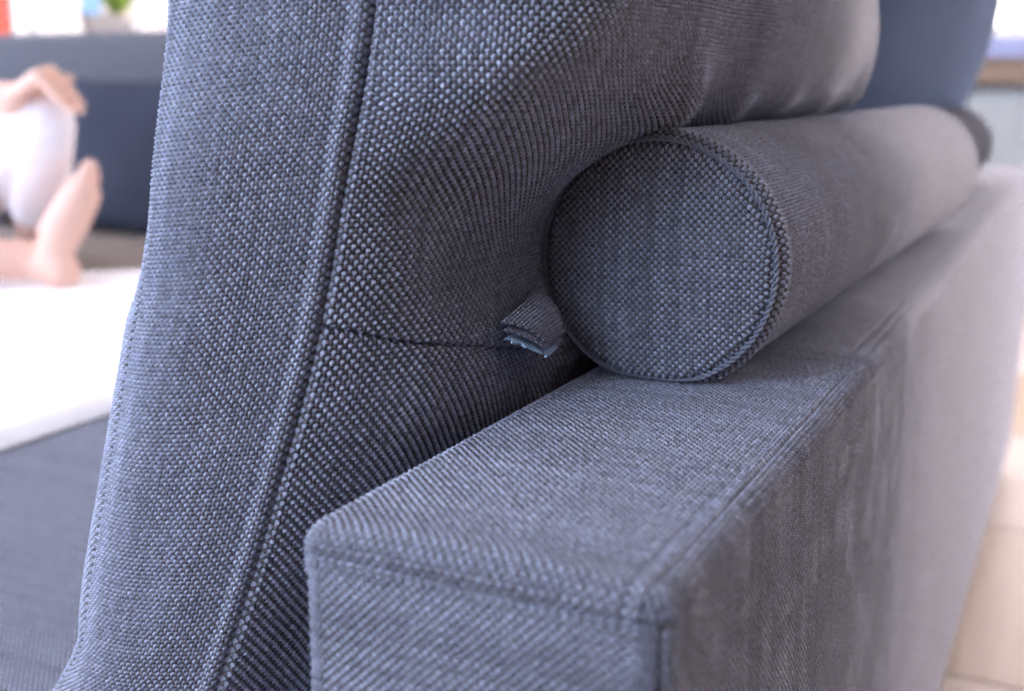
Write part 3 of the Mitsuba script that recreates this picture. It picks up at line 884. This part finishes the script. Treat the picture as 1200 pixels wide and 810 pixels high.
def foot(man, heel, toe_dir, sole, side, ln):
    """heel point, direction heel->toes, direction the sole faces, big-toe side."""
    t, s, d = (np.asarray(x, float) / np.linalg.norm(x) for x in (toe_dir, sole, side))
    P_ = lambda a, b, c: heel + t * a * ln + d * b * ln - s * c * ln
    man = chain(man, [P_(0.05, 0, 0.10), P_(0.30, 0.0, 0.16), P_(0.60, 0.02, 0.12), P_(0.75, 0.06, 0.09)], [0.030, 0.035, 0.030, 0.024])
    man = chain(man, [P_(0.30, -0.05, 0.10), P_(0.58, -0.10, 0.08), P_(0.70, -0.11, 0.07)], [0.026, 0.022, 0.018])
    man = chain(man, [P_(0.75, 0.06, 0.09), P_(0.70, -0.11, 0.07)], [0.022, 0.017])
    for k, (b, l, r) in enumerate(((0.085, 0.985, 0.0125), (0.030, 0.985, 0.0085), (-0.015, 0.955, 0.0080), (-0.060, 0.915, 0.0075), (-0.105, 0.870, 0.0075))):
        man = chain(man, [P_(0.72, b * 0.95, 0.085), P_(l - 0.10, b, 0.085), P_(l - 0.03, b, 0.065)], [r * 1.15, r, r])
    return man


body = chain(body, [ankR, heelR], [0.034, 0.032])
body = foot(body, heelR, V3(0.27, -0.31, 0.91), V3(0.22, -0.90, -0.36), V3(-0.96, -0.25, 0.18), 0.200)
heelL = V3(1.30, 1.80, 0.452)
body = chain(body, [ankL, heelL], [0.034, 0.030])
body = foot(body, heelL, V3(0.87, 0.49, 0.0), V3(0, 0, -1.0), V3(0.49, -0.87, 0), 0.215)


def hand(man, wrist, palm_dir, back, length, thumb_side, curl):
    f, n = (np.asarray(x, float) / np.linalg.norm(x) for x in (palm_dir, back))
    n = n - f * np.dot(n, f)
    n /= np.linalg.norm(n)
    s = np.cross(f, n) * thumb_side
    k = length / 0.19
    for c in (-0.030, -0.010, 0.010, 0.030):
        man = chain(man, [wrist + s * c * 0.5 * k, wrist + f * 0.088 * k + s * c * k], [0.016 * k, 0.0125 * k])
    man = chain(man, [wrist + f * 0.082 * k - s * 0.028 * k, wrist + f * 0.082 * k + s * 0.028 * k], [0.013 * k, 0.013 * k])
    for c, ln in ((-0.031, 0.066), (-0.010, 0.086), (0.011, 0.092), (0.032, 0.082)):
        p = wrist + f * 0.088 * k + s * c * k
        d = f.copy()
        ptsf, rr = [p], [0.0105 * k]
        for q, frac in enumerate((0.45, 0.32, 0.23)):
            a = math.radians(curl[q])
            d = d * math.cos(a) - n * math.sin(a)
            d /= np.linalg.norm(d)
            nn = n
            p = p + d * ln * frac * k
            ptsf.append(p)
            rr.append((0.0098, 0.0088, 0.0078)[q] * k)
        man = chain(man, ptsf, rr, 14)
    b = wrist + f * 0.022 * k + s * 0.030 * k
    man = chain(man, [b, b + (f * 0.55 + s * 0.75 - n * 0.15) * 0.042 * k, b + (f * 0.95 + s * 0.75 - n * 0.35) * 0.068 * k], [0.015 * k, 0.0115 * k, 0.009 * k], 14)
    return man


body = hand(body, wrL, V3(0.24, -0.72, 0.50), V3(-0.30, 0.45, 0.80), 0.165, -1, (84, 44, 20))
body = hand(body, wrR, V3(-0.15, -0.7, -0.5), V3(-0.5, -0.3, 0.8), 0.185, 1, (15, 20, 15))
add('person__body', soft(body, 0.011, 5), 'm_skin', smooth=True)
tr = m3.Manifold()
hemL = kneeL + (ankL - kneeL) * 0.70
tr = chain(tr, [hipL, kneeL + V3(0, 0, 0.002), kneeL + (ankL - kneeL) * 0.4, hemL], [0.092, 0.056, 0.058, 0.052])
hemR = kneeR + (ankR - kneeR) * 0.60
tr = chain(tr, [hipR, kneeR, kneeR + (ankR - kneeR) * 0.3, hemR], [0.100, 0.066, 0.060, 0.052])
tr = chain(tr, [hipL, pel, hipR], [0.108, 0.138, 0.108])
add('person__trousers', soft(tr, 0.012, 6), 'm_trouser', smooth=True, label='cropped pale trousers')
shm = m3.Manifold()
shm = chain(shm, [pel + V3(0, 0, 0.03), waist, chest], [0.142, 0.136, 0.145])
shm = chain(shm, [shL, chest, shR], [0.076, 0.132, 0.076])
shm = chain(shm, [shL, shL + (elL - shL) * 0.7], [0.074, 0.062])
shm = chain(shm, [shR, shR + (elR - shR) * 0.7], [0.074, 0.062])
add('person__shirt', soft(shm, 0.012, 6), 'm_shirt', smooth=True)
hair = m3.Manifold.sphere(1, 40).scale([0.086, 0.104, 0.118]).translate(list(head + V3(0, 0.022, 0.032)))
hair = hair - m3.Manifold.cube([0.2, 0.12, 0.2]).translate(list(head + V3(-0.1, -0.185, -0.15)))
add('person__hair', soft(hair, 0.012, 3), 'm_hair', smooth=True)
for k, s in enumerate((-1, 1)):
    ey = trimesh.creation.icosphere(2, 0.011)
    ey.apply_translation(head + V3(s * 0.030, -0.078, 0.022))
    add('person__eye' + (f'_{k:03d}' if k else ''), ey, 'm_eye', smooth=True)
tag('person', 'barefoot person in pale cropped trousers sitting on the far sofa, hand on raised knee', 'person')

# ------------------------------------------------------------------ sideboard along the back wall with things on it
SBT = 0.950
add('sideboard__body', tm(rbox(1.9, 4.3, 3.45, 3.88, 0.08, SBT - 0.025, 0.004)), 'm_white_paint')
add('sideboard__top_board', tm(rbox(1.88, 4.32, 3.43, 3.885, SBT - 0.025, SBT, 0.004)), 'm_white_paint')
for k in range(4):
    x = 1.92 + k * 0.595
    dk = 'sideboard__door' + (f'_{k:03d}' if k else '')
    add(dk, tm(rbox(x, x + 0.585, 3.43, 3.452, 0.1, SBT - 0.035, 0.004)), 'm_white_paint')
    add(dk + '__knob', trimesh.creation.icosphere(2, 0.013).apply_translation([x + 0.53, 3.42, 0.6]), 'm_steel', smooth=True)
for k, (x, y) in enumerate(((1.95, 3.5), (4.25, 3.5), (1.95, 3.83), (4.25, 3.83))):
    add('sideboard__foot' + (f'_{k:03d}' if k else ''), tm(rbox(x - 0.02, x + 0.02, y - 0.02, y + 0.02, 0, 0.08, 0.003)), 'm_black')
tag('sideboard', 'low white sideboard along the back wall, behind the far sofa', 'sideboard')


def book(key, x0, x1, y0, y1, z0, z1, cover, label, group=None, flat=False):
    t = 0.003
    if flat:
        cov = [rbox(x0, x1, y0, y1, z0, z0 + t, 0.001, 4), rbox(x0, x1, y0, y1, z1 - t, z1, 0.001, 4), rbox(x0, x0 + t, y0, y1, z0, z1, 0.001, 4)]
        pages = rbox(x0 + t, x1 - 0.004, y0 + 0.004, y1 - 0.004, z0 + t, z1 - t, 0.0008, 4)
    else:
        cov = [rbox(x0, x0 + t, y0, y1, z0, z1, 0.001, 4), rbox(x1 - t, x1, y0, y1, z0, z1, 0.001, 4), rbox(x0, x1, y0, y0 + t, z0, z1, 0.001, 4)]
        pages = rbox(x0 + t, x1 - t, y0 + t, y1 - 0.004, z0 + 0.003, z1 - 0.004, 0.0008, 4)
    add(key + '__cover', trimesh.util.concatenate([tm(c) for c in cov]), cover)
    add(key + '__pages', tm(pages), 'm_paper')
    tag(key, label, 'book', group)


book('book', 2.712, 2.765, 3.50, 3.70, SBT, SBT + 0.27, 'm_red', 'red upright book at the left edge, on the sideboard')
book('book_001', 2.790, 2.862, 3.50, 3.72, SBT, SBT + 0.26, 'm_ceramic', 'thick white upright book beside the red one')
zb = SBT
for k in range(4):
    book(f'book_{k + 2:03d}', 2.885 + 0.004 * (k % 2), 3.10 - 0.006 * (k % 3), 3.47, 3.75, zb, zb + 0.040, 'm_ceramic', ('lowest', 'second', 'third', 'topmost')[k] + ' white book of the lying stack on the sideboard', 'white lying books', True)
    zb += 0.0402
zb = SBT
for k in range(7):
    hgt = 0.011 + 0.003 * (k % 3)
    mg = tm(rbox(3.115 + 0.006 * (k % 3), 3.335 - 0.007 * (k % 2), 3.48, 3.76, zb, zb + hgt, 0.001, 4))
    add('magazine' + (f'_{k:03d}' if k else ''), mg, 'm_grey_paper' if k % 2 else 'm_dark_paper', label=('lowest', 'second lowest', 'third from below', 'middle', 'third from top', 'second from top', 'topmost')[k] + ' magazine of the grey flat pile between white books and white bowl', cat='magazine', group='magazines in the pile')
    zb += hgt + 0.0004
add('storage_box__body', tm(rbox(3.20, 3.34, 3.62, 3.80, zb, zb + 0.09, 0.003)), 'm_blue')
add('storage_box__lid', tm(rbox(3.195, 3.345, 3.615, 3.805, zb + 0.0905, zb + 0.115, 0.003)), 'm_blue')
tag('storage_box', 'small blue box on the pile of grey magazines', 'box')
prof = np.array([(0, 0.003), (0.040, 0.0), (0.062, 0.010), (0.084, 0.036), (0.088, 0.064), (0.083, 0.065), (0.077, 0.038), (0.055, 0.015), (0, 0.010)])
bw = trimesh.creation.revolve(prof, sections=48)
bw.apply_translation([3.46, 3.56, SBT + 0.0352])
book('book_006', 3.365, 3.60, 3.47, 3.66, SBT, SBT + 0.035, 'm_ceramic', 'thick white lying book that the white bowl stands on', None, True)
add('bowl', bw, 'm_ceramic', smooth=50, label='round white ceramic bowl on the sideboard beside the woven cushion', cat='bowl')
prof = np.array([(0, 0.0), (0.05, 0.0), (0.068, 0.12), (0.072, 0.125), (0.064, 0.125), (0.05, 0.02), (0, 0.02)])
pt = trimesh.creation.revolve(prof, sections=40)
pt.apply_translation([3.56, 3.74, SBT])
add('potted_plant__pot', pt, 'm_beige', smooth=50)
soil = trimesh.creation.cylinder(0.062, 0.01, sections=32)
soil.apply_translation([3.56, 3.74, SBT + 0.105])
add('potted_plant__soil', soil, 'm_black')
for k in range(14):
    a, tl = k * 2.4, 0.35 + 0.5 * RNG.random()
    t = np.linspace(0, 1, 8)
    wv = 0.018 * np.sin(t * math.pi) ** 0.7 + 0.001
    rr_ = 0.02 + t * 0.13 * tl * (1 + 0.2 * RNG.random())
    hh = SBT + 0.11 + 0.17 * t * (1 - 0.45 * tl * t)
    cx_, cy_ = 3.56 + rr_ * math.cos(a), 3.74 + rr_ * math.sin(a)
    px_, py_ = -math.sin(a), math.cos(a)
    lv = np.stack([np.stack([cx_ - wv * px_, cy_ - wv * py_, hh], -1), np.stack([cx_, cy_, hh - 0.003], -1), np.stack([cx_ + wv * px_, cy_ + wv * py_, hh], -1)], 1)
    add('potted_plant__leaf' + (f'_{k:03d}' if k else ''), (lv.reshape(-1, 3), grid_faces(8, 3)), 'm_green', smooth=True)
tag('potted_plant', 'small green plant in a beige pot behind the white bowl', 'plant')
